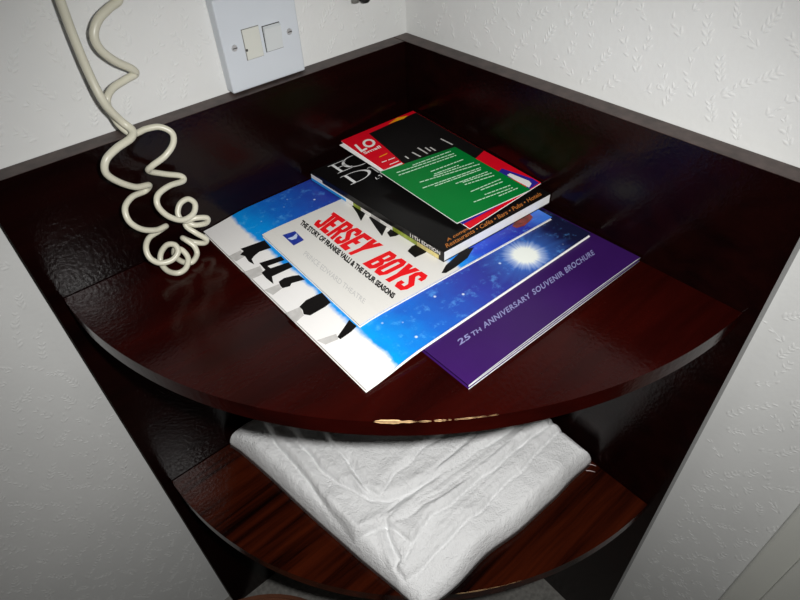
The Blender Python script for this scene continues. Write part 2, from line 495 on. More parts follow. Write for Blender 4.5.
# ------------------------------------------------------------------ corner shelf unit
unit = tag(empty('corner_shelf_unit', (-0.16, -0.16, ZF)), 'dark mahogany corner shelf unit with two quarter-round shelves and high side panels', 'shelf unit')
bm_obj('side_panel', box_bm(-T, -0.0006, -W, -0.0006, ZF, H), M['panel'], unit)
bm_obj('side_panel', box_bm(-W, -T - 0.0002, -T, -0.0006, ZF, H), M['panel'], unit)
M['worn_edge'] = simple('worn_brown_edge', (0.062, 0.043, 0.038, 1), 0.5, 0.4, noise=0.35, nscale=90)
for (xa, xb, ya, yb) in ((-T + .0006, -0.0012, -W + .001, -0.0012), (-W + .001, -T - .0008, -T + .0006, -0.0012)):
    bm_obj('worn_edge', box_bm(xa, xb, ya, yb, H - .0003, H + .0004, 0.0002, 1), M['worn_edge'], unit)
def shelf_poly():
    a0 = math.asin(T / R)
    pts = [(-T, -T)]
    n = 72
    for i in range(n + 1):
        a = a0 + (math.pi / 2 - 2 * a0) * i / n
        rr = R - 0.007 + 0.0075 * math.sin(math.pi * i / n)
        pts.append((-rr * math.cos(a), -rr * math.sin(a)))
    pts[1] = (pts[1][0], -T); pts[-1] = (-T, pts[-1][1])
    return pts[::-1] if False else pts
sp = shelf_poly()
top_shelf = bm_obj('shelf', prism_bm(sp, -TH, 0.0, 0.0012), M['shelf'], unit)
low_shelf = bm_obj('shelf', prism_bm(sp, ZL - TH, ZL, 0.0012), M['shelf_grain'], unit)
# chipped paint along the front rim of the top shelf
def chip(name, px0, px1, wmax, z0, parent, py=421):
    pa = at_z(px0, py, z0); pb = at_z(px1, py, z0)
    a0 = math.atan2(-pa.y, -pa.x); a1 = math.atan2(-pb.y, -pb.x)
    vs = []; fs = []; n = 26
    for i in range(n + 1):
        s = i / n; a = a0 + (a1 - a0) * s
        amp = math.pi * (a - math.asin(T / R)) / (math.pi / 2 - 2 * math.asin(T / R))
        rr = R - 0.007 + 0.0075 * math.sin(amp)
        w = wmax * (math.sin(math.pi * s) ** 0.7) * (0.55 + 0.45 * math.sin(5 * s + 1) + 0.2 * math.sin(23 * s)) + 0.0001
        w = max(w, 0.0001)
        dl = min(62.0, 9.0 + 26000 * w)
        ext = max(0.0, w - 0.0018)
        for k, ph in enumerate((45 + dl, 45 + dl / 3, 45 - dl / 3, 45 - dl)):
            r_ = rr - 0.0012 + 0.00145 * math.cos(math.radians(min(ph, 90))); z_ = z0 - 0.0012 + 0.00145 * math.sin(math.radians(max(ph, 0)))
            if k == 0: r_ -= ext * .5 + (.0006 if ph > 90 else 0)
            if k == 3: z_ -= ext + (.0006 if ph < 0 else 0)
            vs.append((-r_ * math.cos(a), -r_ * math.sin(a), z_))
    for i in range(n):
        for k in range(3):
            a = i * 4 + k
            fs.append((a, a + 1, a + 5, a + 4))
    return link_mesh(name, vs, fs, M['bare_wood'], parent)
chip('chipped_rim', 374, 432, 0.0027, 0.0, top_shelf)
chip('chipped_rim', 434, 452, 0.0010, 0.0, top_shelf)
chip('chipped_rim', 454, 500, 0.0004, 0.0, top_shelf, 417)
chip('chipped_rim', 455, 525, 0.0005, ZL, low_shelf, 590)

# ------------------------------------------------------------------ switch plate on the left wall
PX0, PX1, PZ0, PZ1, PD = -0.2413, -0.1554, 0.1302, 0.2162, 0.0143
sw = tag(empty('switch_plate', ((PX0 + PX1) / 2, -0.0003, PZ0)), 'white fused switch plate on the left wall above the shelf panel', 'switch')
bm_obj('plate', box_bm(PX0, PX1, -PD, -0.0003, PZ0, PZ1, 0.0016, 3), M['plate'], sw)
def wallquad(pix, y):
    pts = [at_y(x, yy, y) for x, yy in pix]
    xs = [p.x for p in pts]; zs = [p.z for p in pts]
    xs.sort(); zs.sort()
    return (xs[0] + xs[1]) / 2, (xs[2] + xs[3]) / 2, (zs[0] + zs[1]) / 2, (zs[2] + zs[3]) / 2
x0, x1, z0, z1 = wallquad([(240.4, 30.2), (257.8, 25.7), (263.3, 55), (248.3, 60)], -PD)
bm_obj('fuse_gap', box_bm(x0 - .0005, x1 + .0005, -PD - 0.0002, -PD + .001, z0 - .0005, z1 + .0005), M['grey_plastic'], sw)
fc = bm_obj('fuse_carrier', box_bm(x0, x1, -PD - 0.0016, -PD - 0.0002, z0, z1, 0.0006), M['cream'], sw)
bm_obj('pry_notch', box_bm(x0 - .0002, x0 + .0016, -PD - 0.0020, -PD - 0.0014, z0 + (z1 - z0) * .30, z0 + (z1 - z0) * .38), M['dark'], fc)
x0, x1, z0, z1 = wallquad([(261.9, 27.1), (279, 21.6), (282.6, 46.8), (267, 51.9)], -PD)
bm_obj('switch_gap', box_bm(x0 - .0006, x1 + .0004, -PD - 0.0002, -PD + .001, z0 - .0005, z1 + .0005), M['dark'], sw)
bm = box_bm(x0, x1, -PD - 0.0012, -PD - 0.0002, z0, z1, 0.0)
for v in bm.verts:
    if v.co.z > (z0 + z1) / 2 and v.co.y < -PD - .0005: v.co.y -= 0.0026; v.co.z -= 0.0018
bmesh.ops.bevel(bm, geom=list(bm.edges), offset=0.0004, segments=2, affect='EDGES')
bm_obj('rocker', bm, M['rocker'], sw)
for (px, py) in ((234.5, 48.2), (289.2, 31.5)):
    c = at_y(px, py, -PD)
    bm = bmesh.new()
    bmesh.ops.create_cone(bm, cap_ends=True, segments=20, radius1=0.0032, radius2=0.0026, depth=0.0012)
    bmesh.ops.rotate(bm, verts=bm.verts, matrix=Matrix.Rotation(math.pi / 2, 3, 'X'))
    bmesh.ops.translate(bm, verts=bm.verts, vec=(c.x, -PD - 0.0006, c.z))
    s = bm_obj('screw', bm, M['screw'], sw)
    bm_obj('screw_slot', box_bm(c.x - .0024, c.x + .0024, -PD - .00135, -PD - .0011, c.z - .0004, c.z + .0004), M['dark'], s)

# small black cable end hanging on the left wall above the corner
ce = at_y(362, 3, -0.012)
cp = tag(empty('hanging_plug', (ce.x, -0.012, ce.z)), 'small black and grey cable plug hanging on the wall above the corner', 'plug')
tube('plug_tip', [(ce.x + .004, -.012, ce.z), (ce.x + .004, -.012, ce.z + .002), (ce.x + .004, -.012, ce.z + .02)], lambda s: 0.0045 if s < .1 else 0.006, M['black_plastic'], cp, 16)
tube('plug_collar', [(ce.x - .006, -.008, ce.z + .001), (ce.x - .006, -.008, ce.z + .02)], 0.004, M['grey_plastic'], cp, 16)
tube('cable', catmull([(ce.x + .004, -.012, ce.z + .018), (ce.x + .004, -.009, ce.z + .06), (ce.x + .006, -.006, ce.z + .2), (ce.x + .006, -.004, ce.z + .4)]), 0.003, M['black_plastic'], cp)

# ------------------------------------------------------------------ coiled cord
cord_px = [
    # px, py, distance from the left wall
    (22, -110, .016), (44, -45, .017), (60, 0, .018), (74, 38, .019), (90, 76, .022), (105, 104, .027), (121, 121, .034), (132, 130, .039),
    (131, 138, .045), (117, 148, .052), (106, 160, .056), (106, 173, .056), (119, 182, .052), (136, 187, .045), (149, 185, .037), (145, 191, .033),
    (132, 197, .040), (125, 208, .049), (129, 221, .055), (141, 229, .055), (156, 230, .050), (166, 226, .043), (159, 231, .036),
    (149, 238, .040), (146, 248, .048), (150, 258, .054), (160, 263, .058), (172, 260, .060), (178, 252, .058), (175, 245, .053), (167, 245, .048), (161, 253, .046),
    (161, 263, .050), (168, 271, .057), (178, 273, .063), (186, 268, .065), (188, 258, .062), (182, 250, .055), (175, 249, .049), (175, 256, .046), (183, 262, .049), (192, 262, .055),
    (197, 254, .057), (194, 246, .053), (186, 240, .047), (183, 238, .042), (193, 242, .044), (204, 243, .050), (206, 239, .052), (196, 233, .049), (187, 227, .043), (186, 222, .040),
    (195, 225, .044), (206, 223, .050), (207, 218, .052), (196, 218, .050), (184, 221, .046), (178, 214, .041), (180, 204, .038), (188, 199, .040), (195, 204, .046), (193, 214, .052),
    (182, 220, .056), (168, 216, .057), (158, 206, .055), (158, 195, .050), (169, 186, .044), (183, 181, .037), (181, 176, .034), (165, 174, .036), (149, 171, .042), (152, 166, .048),
    (165, 156, .052), (173, 144, .050), (172, 133, .045), (160, 127, .040), (146, 129, .036), (133, 134, .032), (121, 127, .029), (112, 114, .026), (107, 101, .022), (112, 89, .017),
    (125, 80, .013), (135, 74, .011), (132, 69, .013), (115, 61, .017), (100, 49, .019), (94, 35, .019), (98, 20, .017), (109, 8, .014), (118, 1, .011), (116, -5, .010), (100, -14, .014),
    (85, -28, .018), (82, -44, .018), (96, -60, .015), (110, -72, .011), (95, -100, .014)]
cp3 = []
for (x, y, d) in cord_px:
    if y < 110: d += 0.010
    p = at_y(x, y, -d)
    if p.z < 0.0046:
        p = at_z(x, y, 0.0046)
    if p.z < H + .004 and p.y > -T - .0040: p = at_y(x, y, -T - .0040)
    cp3.append(p)
cord = tube('coiled_cord', catmull(cp3, 9), lambda q: 0.0028 + 0.0008 * max(smooth(.16, .05, q) if q < .16 else 0, smooth(.78, .9, q)), M['cord'], None, 12)
tag(cord, 'ivory coiled cord hanging down the left wall onto the top shelf', 'cord')

# ------------------------------------------------------------------ the stack on the top shelf
cst = lambda z: (lambda x, y: z)
P_T = 0.0050          # purple brochure
B_T = 0.0045          # large brochure
S_T = 0.0035          # programme
K_T = 0.0120          # black book

# --- purple souvenir brochure
pq = [(-0.2585, -0.3640), (-0.0243, -0.3655), (-0.0243, -0.0640), (-0.2585, -0.0640)]
pur = tag(empty('souvenir_brochure', (-0.1414, -0.2145, 0)), 'dark purple anniversary souvenir brochure at the bottom of the stack on the top shelf', 'brochure')
def pur_top(x, y):
    s = min(1, max(0, (x + 0.2585) / 0.234)); k = max(0.0, 1 - (y + 0.3650) / 0.046)
    return P_T + 0.0022 * (math.sin(math.pi * s) ** 0.6) * k * k
sheet('back_cover', pq, cst(0.0002), cst(0.0007), M['purple_cover'], pur, 2, 2)
sheet('pages', pq, cst(0.0007), cst(P_T - 0.0012), M['dark_pages'], pur, 2, 2, inset=0.003)
sheet('front_cover', pq, lambda x, y: pur_top(x, y) - 0.0005, pur_top, M['purple_cover'], pur, 30, 60)
# light cut edge of the cover paper along the open side
tube('cover_edge', [(x, -0.3640 - 0.0015 * (x + .2585) / .234 - .0001, pur_top(x, -0.3648) - .00025) for x in [-0.2585 + 0.2342 * i / 30 for i in range(31)]], 0.00035, M['grey_paper'], pur, 6)
tube('cover_edge', [(-0.2585, -0.3641, 0.0005), (-0.14, -0.3649, 0.0005), (-0.0243, -0.3656, 0.0005)], 0.0004, M['grey_paper'], pur, 6)
tube('cover_edge', [(-0.2585, -0.3639, P_T - 0.0016), (-0.14, -0.3647, P_T - 0.0016), (-0.0243, -0.3653, P_T - 0.0016)], 0.00035, M['grey_paper'], pur, 6)
def sub(q, u0, u1, v1=1.0):
    bl, br, tr, tl = [Vector((a[0], a[1])) for a in q]
    return [tuple(bl.lerp(br, u0)), tuple(bl.lerp(br, u1)), tuple(bl.lerp(br, u1) + (tr - br) * v1), tuple(bl.lerp(br, u0) + (tl - bl) * v1)]
ptq = [(459.7, 345.5), (595, 254.2), (592, 249.6), (457, 340)]
lettering_px('title_lettering', '25', sub(ptq, 0, .085), pur_top, M['lilac_print'], pur, 0.022)
lettering_px('title_lettering', 'TH', sub(ptq, .095, .165, .75), pur_top, M['lilac_print'], pur, 0.022)
lettering_px('title_lettering', 'ANNIVERSARY', sub(ptq, .185, .53), pur_top, M['lilac_print'], pur, 0.022, 1.1)
lettering_px('title_lettering', 'SOUVENIR', sub(ptq, .55, .775), pur_top, M['lilac_print'], pur, 0.022, 1.1)
lettering_px('title_lettering', 'BROCHURE', sub(ptq, .79, 1.0), pur_top, M['lilac_print'], pur, 0.022, 1.1)

# --- large starry brochure
bq = [(-0.3205, -0.3120), (-0.0318, -0.3128), (-0.0318, -0.0235), (-0.3165, -0.0232)]
def big_bot(x, y): return 0.0003 + (P_T + 0.0002) * smooth(-0.3205, -0.2595, x)
def big_top(x, y): return big_bot(x, y) + B_T
big = tag(empty('large_brochure', (-0.176, -0.168, 0.0003)), 'large square starry blue and white brochure with walking black legs, lying over the purple one', 'brochure')
sheet('back_cover', bq, big_bot, lambda x, y: big_bot(x, y) + .0006, M['white_print'], big, 24, 4)
sheet('pages', bq, lambda x, y: big_bot(x, y) + .0006, lambda x, y: big_bot(x, y) + B_T - .0015, M['paper'], big, 24, 4, inset=0.0008)
sheet('pages', bq, lambda x, y: big_bot(x, y) + B_T - .0015, lambda x, y: big_bot(x, y) + B_T - .0009, M['blue_print'], big, 24, 4, inset=0.0014)
sheet('front_cover', bq, lambda x, y: big_bot(x, y) + B_T - .0009, big_top, M['big_cover'], big, 32, 6)
legs = [
    [(240.5,248.8),(264.5,240.2),(271.2,247.7),(259.2,251.8),(254,256.2),(251.7,259.2),(254.3,264.5),(248.7,261.5),(245,256.2),(240.2,254.8),(243.5,251)],
    [(259.2,263),(281,256.2),(284.7,260),(267.5,266),(270.5,268.2),(288.5,262.2),(293,266.8),(272,276.5),(273.5,284),(266,278),(261.5,272.8),(265.2,269.8)],
    [(278.7,281.7),(284,278),(293,275.7),(299,275),(305,279.5),(291.5,283.2),(290,286.2),(282.5,288.2),(280.2,285.5)],
    [(299.4,306.7),(305.9,300.2),(316.7,294.8),(322.1,292.6),(330.8,302.4),(325.4,306.7),(310.2,315.4),(303.7,314.3),(302.6,310)],
    [(337.3,337),(344.9,326.2),(349.2,319.7),(356.8,326.2),(351.4,331.6),(340.5,339.2)]]
shad = [
    [(228.5,256.2),(240.5,250.2),(245,256.2),(236,261.5)],
    [(243.5,272),(260,266),(264.5,273.5),(251,279.5)],
    [(264,290),(279,284),(282,288.5),(273,295)],
    [(285.3,313.2),(300.4,306.7),(303.7,315.4),(295,323)],
    [(316.7,340.3),(336.2,333.8),(338.4,339.2),(325.4,344.6)]]
for q in shad: print_poly('printed_shadow', q, big_top, M['grey_print'], big, 0.0002)
for q in legs: print_poly('printed_legs', q, big_top, M['black_print'], big, 0.0003)

# --- smaller programme
def sm_bot(x, y): return big_top(x, y) + 0.0002
def sm_top(x, y): return sm_bot(x, y) + S_T
def pxq(pix, zf): return [tuple(at_f(x, y, zf))[:2] for x, y in pix]
a = pxq([(262, 234.5), (359.5, 325), (552, 217)], sm_top)
A, Bc, Cc = [Vector(v) for v in a]
D = A + (Cc - Bc)
sq = [tuple(Bc), tuple(Cc), tuple(D), tuple(A)]        # u runs away from the title edge, v towards the back
prog = tag(empty('theatre_programme', (-0.16, -0.18, sm_bot(-.2, -.2))), 'white theatre programme with bold red title lettering, lying on the large brochure', 'programme')
sheet('back_cover', sq, sm_bot, lambda x, y: sm_bot(x, y) + .0004, M['white_print'], prog, 20, 4)
sheet('pages', sq, lambda x, y: sm_bot(x, y) + .0004, lambda x, y: sm_top(x, y) - .0006, M['grey_paper'], prog, 20, 4, inset=0.0008)
sheet('front_cover', sq, lambda x, y: sm_top(x, y) - .0006, sm_top, M['small_cover'], prog, 24, 6)
# heavy condensed block capitals, one mesh per word
def rc(x0, y0, x1, y1): return [(x0, y0), (x1, y0), (x1, y1), (x0, y1)]
GL = {
 'J': [rc(.62, .22, 1, 1), rc(.45, .84, 1.08, 1), [(.62, .22), (1, .22), (.86, 0), (.5, 0)], [(.5, 0), (.62, .2), (.4, .2), (.12, 0)], [(.12, 0), (.4, .2), (.36, .36), (0, .3)], [(0, .3), (.0, .14), (.12, 0), (.2, .1)]],
 'E': [rc(0, 0, .42, 1), rc(.42, 0, .95, .2), rc(.42, .8, .95, 1), rc(.42, .41, .82, .59)],
 'R': [rc(0, 0, .4, 1), rc(.4, .82, .78, 1), rc(.4, .42, .78, .58), [(.6, .58), (.78, .42), (1, .56), (1, .86), (.78, 1), (.6, .82)], [(.42, .44), (.64, 0), (1.04, 0), (.8, .46)]],
 'S': [[(.2, 0), (.8, 0), (.7, .19), (.3, .19)], [(0, .16), (.2, 0), (.36, .16), (.36, .32), (0, .32)], [(.8, 0), (1, .16), (1, .42), (.62, .36), (.62, .18)], [(1, .42), (.38, .7), (.0, .6), (.62, .34)], [(0, .6), (.38, .66), (.38, .82), (.2, 1), (0, .84)], [(.2, 1), (.32, .81), (.7, .81), (.8, 1)], [(.8, 1), (.64, .82), (.64, .68), (1, .68), (1, .84)]],
 'Y': [rc(.3, 0, .72, .45), [(.3, .42), (.72, .42), (.4, 1), (-.06, 1)], [(.3, .42), (.72, .42), (1.08, 1), (.62, 1)]],
 'B': [rc(0, 0, .4, 1), rc(.4, .83, .76, 1), rc(.4, .42, .78, .59), rc(.4, 0, .78, .18), [(.6, .56), (.8, .5), (.97, .62), (.97, .86), (.78, 1), (.6, .85)], [(.6, .45), (.8, .54), (1.02, .4), (1.02, .15), (.8, 0), (.6, .16)]],
 'O': [[(.22, 0), (.78, 0), (.66, .19), (.34, .19)], [(.78, 0), (1, .2), (1, .8), (.78, 1), (.62, .8), (.62, .2)], [(.78, 1), (.22, 1), (.34, .81), (.66, .81)], [(.22, 1), (0, .8), (0, .2), (.22, 0), (.38, .2), (.38, .8)]],
}
def block_word(word, pix, zf, mat, par):
    bl, br, tr_, tl = [at_f(x, y, zf, .0003) for x, y in pix]
    vs = []; fs = []; n = len(word); cw = 1.0 / n
    for i, ch in enumerate(word):
        for k, poly in enumerate(GL[ch]):
            b = len(vs)
            for (x, y) in poly:
                uu = (i + .02 + x * .96) * cw
                p = (bl * (1 - uu) + br * uu) * (1 - y) + (tl * (1 - uu) + tr_ * uu) * y
                vs.append((p.x, p.y, p.z + .00001 * k))
            fs.append(tuple(range(b, b + len(poly))))
    o = link_mesh('title_lettering', vs, fs, mat, par)
    for p in o.data.polygons:
        if p.normal.z < 0: p.flip()
    return o
block_word('JERSEY', [(313, 224), (353, 257), (383, 245), (330, 209.5)], sm_top, M['red_print'], prog)
block_word('BOYS', [(362, 263.5), (403, 292), (430, 277), (389.5, 250.5)], sm_top, M['red_print'], prog)
lettering_px('subtitle_lettering', 'THE STORY OF FRANKIE VALLI & THE FOUR SEASONS', [(299.5, 224), (392.5, 299), (396, 294), (303, 219.6)], sm_top, M['black_print'], prog, 0.05, 1.0)
lettering_px('venue_lettering', 'PRINCE EDWARD THEATRE', [(303, 255), (363.7, 304), (366, 299.5), (306, 250.5)], sm_top, M['light_grey_print'], prog, 0.0)
lg = print_poly('venue_emblem', [(282.5, 235), (295, 231), (304, 240), (293.7, 245.5)], sm_top, M['blue_print'], prog)
print_poly('emblem_swoosh', [(287.5, 238.5), (293, 236.5), (296.5, 233.2), (297.5, 235.5), (296.5, 238.5), (292, 240)], sm_top, M['pale_blue_print'], lg, 0.0004)
feet = [
    [(352, 206), (356, 204), (366, 210), (365, 214), (361, 221), (357, 213)],
    [(369, 217.5), (373, 214), (388, 224), (386, 228), (382, 236), (376, 228)],
    [(387, 232.5), (391, 229), (400, 234), (396, 236), (390, 237)],
    [(407.5, 251), (412, 246), (420, 243), (430, 249), (425, 253), (415, 257.5)],
    [(441.5, 273), (446, 265), (463, 250), (474, 247), (467.5, 258), (455, 267.5), (446, 273)]]
for q in feet: print_poly('printed_legs', q, sm_top, M['black_print'], prog, 0.0003)
print_poly('printed_red_shape', [(512, 226), (515, 222), (530, 214), (533, 217), (530, 221), (524, 226), (516.5, 228)], sm_top, M['maroon_print'], prog, 0.0003)

# --- black guide book
k0 = sm_top(-0.1, -0.2) + 0.0002
kt = k0 + K_T
FL = at_z(444, 252, kt); FR = at_z(552, 193, kt); BL = at_z(311, 171, kt)
FR.x = min(FR.x, -T - 0.0012)
FRv = FL + (FR - FL)
kq = [(FL.x, FL.y), (FR.x, FR.y), (FR.x + (BL.x - FL.x), FR.y + (BL.y - FL.y)), (BL.x, BL.y)]
ktop = cst(kt)
book = tag(empty('guide_book', (-0.1, -0.14, k0)), 'thick black paperback restaurant guide lying across the theatre programme', 'book')
sheet('back_cover', kq, cst(k0), cst(k0 + .0005), M['black_cover'], book, 2, 2)
sheet('pages', kq, cst(k0 + .0005), cst(kt - .0006), M['paper'], book, 2, 2, inset=0.0006)
sheet('front_cover', kq, cst(kt - .0006), ktop, M['black_cover'], book, 2, 2)
# spine: thin wall along the left edge FL-BL
ed = (BL - FL); ed.z = 0; edn = ed.normalized(); outw = Vector((-edn.y, edn.x, 0))
if outw.x > 0: outw = -outw
def spine_pt(s, h, o): 
    p = FL + ed * s + outw * o; return Vector((p.x, p.y, k0 + h))
def spine_box(name, s0, s1, h0, h1, o0, o1, mat, par):
    vs = [spine_pt(s, h, o) for o in (o0, o1) for h in (h0, h1) for s in (s0, s1)]
    fs = [(0, 1, 3, 2), (4, 6, 7, 5), (0, 4, 5, 1), (2, 3, 7, 6), (0, 2, 6, 4), (1, 5, 7, 3)]
    bm = bmesh.new(); bv = [bm.verts.new(v) for v in vs]
    for f in fs: bm.faces.new([bv[i] for i in f])
    return bm_obj(name, bm, mat, par)
spn = spine_box('spine', 0, 1, 0, K_T, -0.0004, 0.0006, M['black_cover'], book)
for (s0, s1, m, h1) in ((0.03, .17, 'sand_print', .0052), (.17, .34, 'olive_print', .0052), (.34, .43, 'white_print', .0045), (.43, .50, 'grey_print', .0045), (.50, .58, 'white_print', .0045), (.58, .64, 'olive_print', .0045), (.64, .90, 'white_print', .0052), (.90, 1.0, 'white_print', .0085)):
    spine_box('spine_picture', s0, s1, 0.0004, h1, 0.0005, 0.0008, M[m], spn)
spine_box('spine_picture', .70, 1.0, 0.0003, .0036, 0.0007, 0.0011, M['cyan_print'], spn)
lettering('spine_lettering', '11TH EDITION', [spine_pt(.215, .0062, .0008), spine_pt(.02, .0062, .0008), spine_pt(.02, .0105, .0008), spine_pt(.215, .0105, .0008)], M['white_print'], book, 0.02)
# front-cover lettering: large serif capitals E C over D I
def strokes(name, rects, o, ux, uy, mat, par, z):
    vs = []; fs = []
    for poly in rects:
        b = len(vs)
        for (x, y) in poly:
            p = o + ux * x + uy * y; vs.append((p.x, p.y, z))
        n = len(poly) // 2
        for i in range(n - 1):
            fs.append((b + i, b + i + 1, b + 2 * n - 2 - i, b + 2 * n - 1 - i))
    ob = link_mesh(name, vs, fs, mat, par)
    for p in ob.data.polygons:
        if p.normal.z < 0: p.flip()
    return ob
def rect(x0, y0, x1, y1): return [(x0, y0), (x1, y0), (x1, y1), (x0, y1)]
def arc(cx, cy, rx, ry, a0, a1, wmin, wmax, n=28):
    o = []; i_ = []
    for k in range(n + 1):
        a = math.radians(a0 + (a1 - a0) * k / n)
        w = wmin + (wmax - wmin) * abs(math.cos(a)) ** 1.5
        o.append((cx + rx * math.cos(a), cy + ry * math.sin(a)))
        i_.append((cx + (rx - w) * math.cos(a), cy + (ry - wmin) * math.sin(a)))
    return o + i_[::-1]
E_ = [rect(.12, 0, .22, 1), rect(0, 0, .12, .045), rect(0, .955, .12, 1), rect(.22, 0, .62, .05), rect(.22, .95, .62, 1), rect(.22, .48, .5, .53), rect(.58, .05, .63, .2), rect(.58, .8, .63, .95), rect(.47, .42, .51, .59)]
C_ = [arc(.52, .5, .52, .52, 48, 312, .045, .12), rect(.84, .74, .89, .94)]
D_ = [rect(.12, 0, .22, 1), rect(0, 0, .12, .045), rect(0, .955, .12, 1), arc(.3, .5, .62, .5, -90, 90, .045, .12), rect(.2, 0, .31, .045), rect(.2, .955, .31, 1)]
I_ = [rect(.12, 0, .22, 1), rect(0, 0, .34, .045), rect(0, .955, .34, 1)]
ux = (FR - FL).normalized(); uy = Vector((-ux.y, ux.x, 0))
ex = at_z(334, 172, kt); 
hE = 0.026
def place(nm, L, px, py, wsc, hsc, cen=(0, 0)):
    o = at_z(px, py, kt); o.z = 0
    o = o - ux * (wsc * cen[0]) - uy * (hsc * cen[1]); o.z = 0
    strokes(nm, L, o, ux * wsc, uy * hsc, M['paper'], book, kt + .0003)
place('title_letter', E_, 338, 173.8, .035, .0215)
place('title_letter', C_, 357, 160.3, .038, .0255, (.52, .5))
place('title_letter', D_, 351, 185, .037, .0215)
place('title_letter', I_, 378.5, 176, .034, .0225)
lettering_px('small_lettering', 'LT', [(376.5, 179.5), (384, 176), (382.5, 174), (375, 177.5)], ktop, M['paper'], book, 0.0)
lettering_px('tagline_lettering', 'A companion', [(448, 242.5), (480, 224), (478, 220.5), (446, 239)], ktop, M['orange_print'], book, 0.01)
lettering_px('tagline_lettering', 'Restaurants \u2022 Cafés \u2022 Bars \u2022 Pubs \u2022 Hotels', [(447, 248), (542, 195), (539.5, 191.5), (445, 244.2)], ktop, M['orange_print'], book, 0.01)

# --- red booklet, its back end propped up
def bil(q3):
    """height function of a bilinear patch through four 3-D corners (fl, fr, br, bl)"""
    fl_, fr_, br_, bl_ = [Vector(v) for v in q3]
    def f(x, y):
        v = (y - (fl_.y + fr_.y) / 2) / ((bl_.y + br_.y) / 2 - (fl_.y + fr_.y) / 2)
        xl = fl_.x + (bl_.x - fl_.x) * v; xr = fr_.x + (br_.x - fr_.x) * v
        u = (x - xl) / (xr - xl)
        u = min(1.1, max(-.1, u)); v = min(1.1, max(-.1, v))
        return (fl_.z * (1 - u) + fr_.z * u) * (1 - v) + (bl_.z * (1 - u) + br_.z * u) * v
    return f
rz = [at_z(470, 228, kt + .0020), at_z(541, 182.5, kt + .0072), at_z(413, 110.5, .0500), at_z(341, 141, .0440)]
for v in rz: v.x = min(v.x, -T - .0012); v.y = min(v.y, -T - .0012)
r_top = bil(rz); rq = [(v.x, v.y) for v in rz]
red = tag(empty('red_booklet', (-0.08, -0.14, kt)), 'red booklet with white lettering and a black picture, propped under the green leaflet', 'booklet')
rq2 = [rq[0], rq[1], rq[2], (rq[3][0] - .0055, rq[3][1] - .004)]
sheet('back_cover', rq2, lambda x, y: r_top(x, y) - .0016, lambda x, y: r_top(x, y) - .0013, M['paper'], red, 8, 8)
sheet('pages', rq, lambda x, y: r_top(x, y) - .0013, lambda x, y: r_top(x, y) - .0006, M['paper'], red, 8, 8, inset=.0003)
sheet('front_cover', rq, lambda x, y: r_top(x, y) - .0006, r_top, M['red_cover'], red, 10, 10)
print_poly('black_picture', [(369, 133.5), (412.5, 114), (416, 112.6), (484, 150.6), (476, 158), (462, 162), (420, 172), (402.5, 162.5), (385, 147)], r_top, M['black_print'], red, .0003)
print_poly('yellow_flash', [(388, 124.2), (397, 117.8), (408, 115.5), (404, 118.5)], r_top, M['yellow_print'], red, .0004)
lettering_px('title_lettering', 'LO', [(361.5, 152.5), (378, 143.5), (370, 137.5), (354, 145)], r_top, M['white_print'], red, .03, warp=None)
lettering_px('title_lettering', 'Small', [(365, 154.3), (381.5, 147.5), (379, 145.3), (362.5, 152.5)], r_top, M['white_print'], red, .02)
print_poly('white_border', [(381, 171.2), (401.5, 162.6), (403, 163.6), (383, 172.6)], r_top, M['white_print'], red, .0005)
for (xa, ya, xb, yb, m) in ((379.5, 157.4, 387.5, 153.6, 'yellow_print'), (382, 162.6, 387, 160.8, 'paper'), (388.5, 160.3, 395, 157.9, 'paper'), (390, 164.8, 399, 161.2, 'paper')):
    print_poly('print_line', [(xa, ya), (xb, yb), (xb - .5, yb - .55), (xa - .5, ya - .55)], r_top, M[m], red, .0005)
bars = [(404.5, 156.5, 408, 159), (411.5, 152.5, 420, 157), (417, 148, 427, 154), (424.5, 147.8, 430, 151.5), (429.5, 147.5, 435, 151), (440, 139, 452, 145)]
for (xa, ya, xb, yb) in bars:
    print_poly('printed_stroke', [(xa, ya), (xa + 1.3, ya - .6), (xb + 1.3, yb - .6), (xb, yb)], r_top, M['grey_print'], red, .0005)
print_poly('blue_panel', [(498, 172), (502, 168.4), (533, 178.8), (539, 182.8), (533, 187), (500, 205), (463, 224.3), (459, 222), (528, 186)], r_top, M['royal_print'], red, .0003)
print_poly('white_band', [(507, 175), (510, 173.2), (529, 180.8), (531.5, 183.6), (529, 187.5), (515, 180)], r_top, M['white_print'], red, .0005)

# --- green leaflet on top
gz = [at_z(457, 223.5, kt + .0050), at_z(531, 189, kt + .0112), at_z(455, 146, .0460), at_z(380, 172.5, .0425)]
g_top = bil(gz); gq = [(v.x, v.y) for v in gz]
grn = tag(empty('green_leaflet', (-0.09, -0.18, kt + .005)), 'bright green leaflet covered with small white print on top of the stack', 'leaflet')
sheet('leaf', gq, lambda x, y: g_top(x, y) - .0012, lambda x, y: g_top(x, y) - .0005, M['paper'], grn, 8, 8)
sheet('front_page', gq, lambda x, y: g_top(x, y) - .0005, g_top, M['green_cover'], grn, 8, 8, inset=.0003)
rows = [(165, 178, 355, 108), (85, 215, 375, 118), (95, 228, 385, 127), (255, 210, 420, 148), (272, 222, 400, 176), (270, 232, 470, 165), (200, 263, 500, 172), (215, 292, 505, 190), (275, 282, 505, 200),
        (380, 270, 540, 210), (415, 264, 560, 216), (425, 275, 575, 228), (455, 310, 605, 247), (505, 302, 620, 258), (525, 325, 655, 277), (470, 362, 665, 290), (595, 332, 690, 292)]
rnd = random.Random(4)
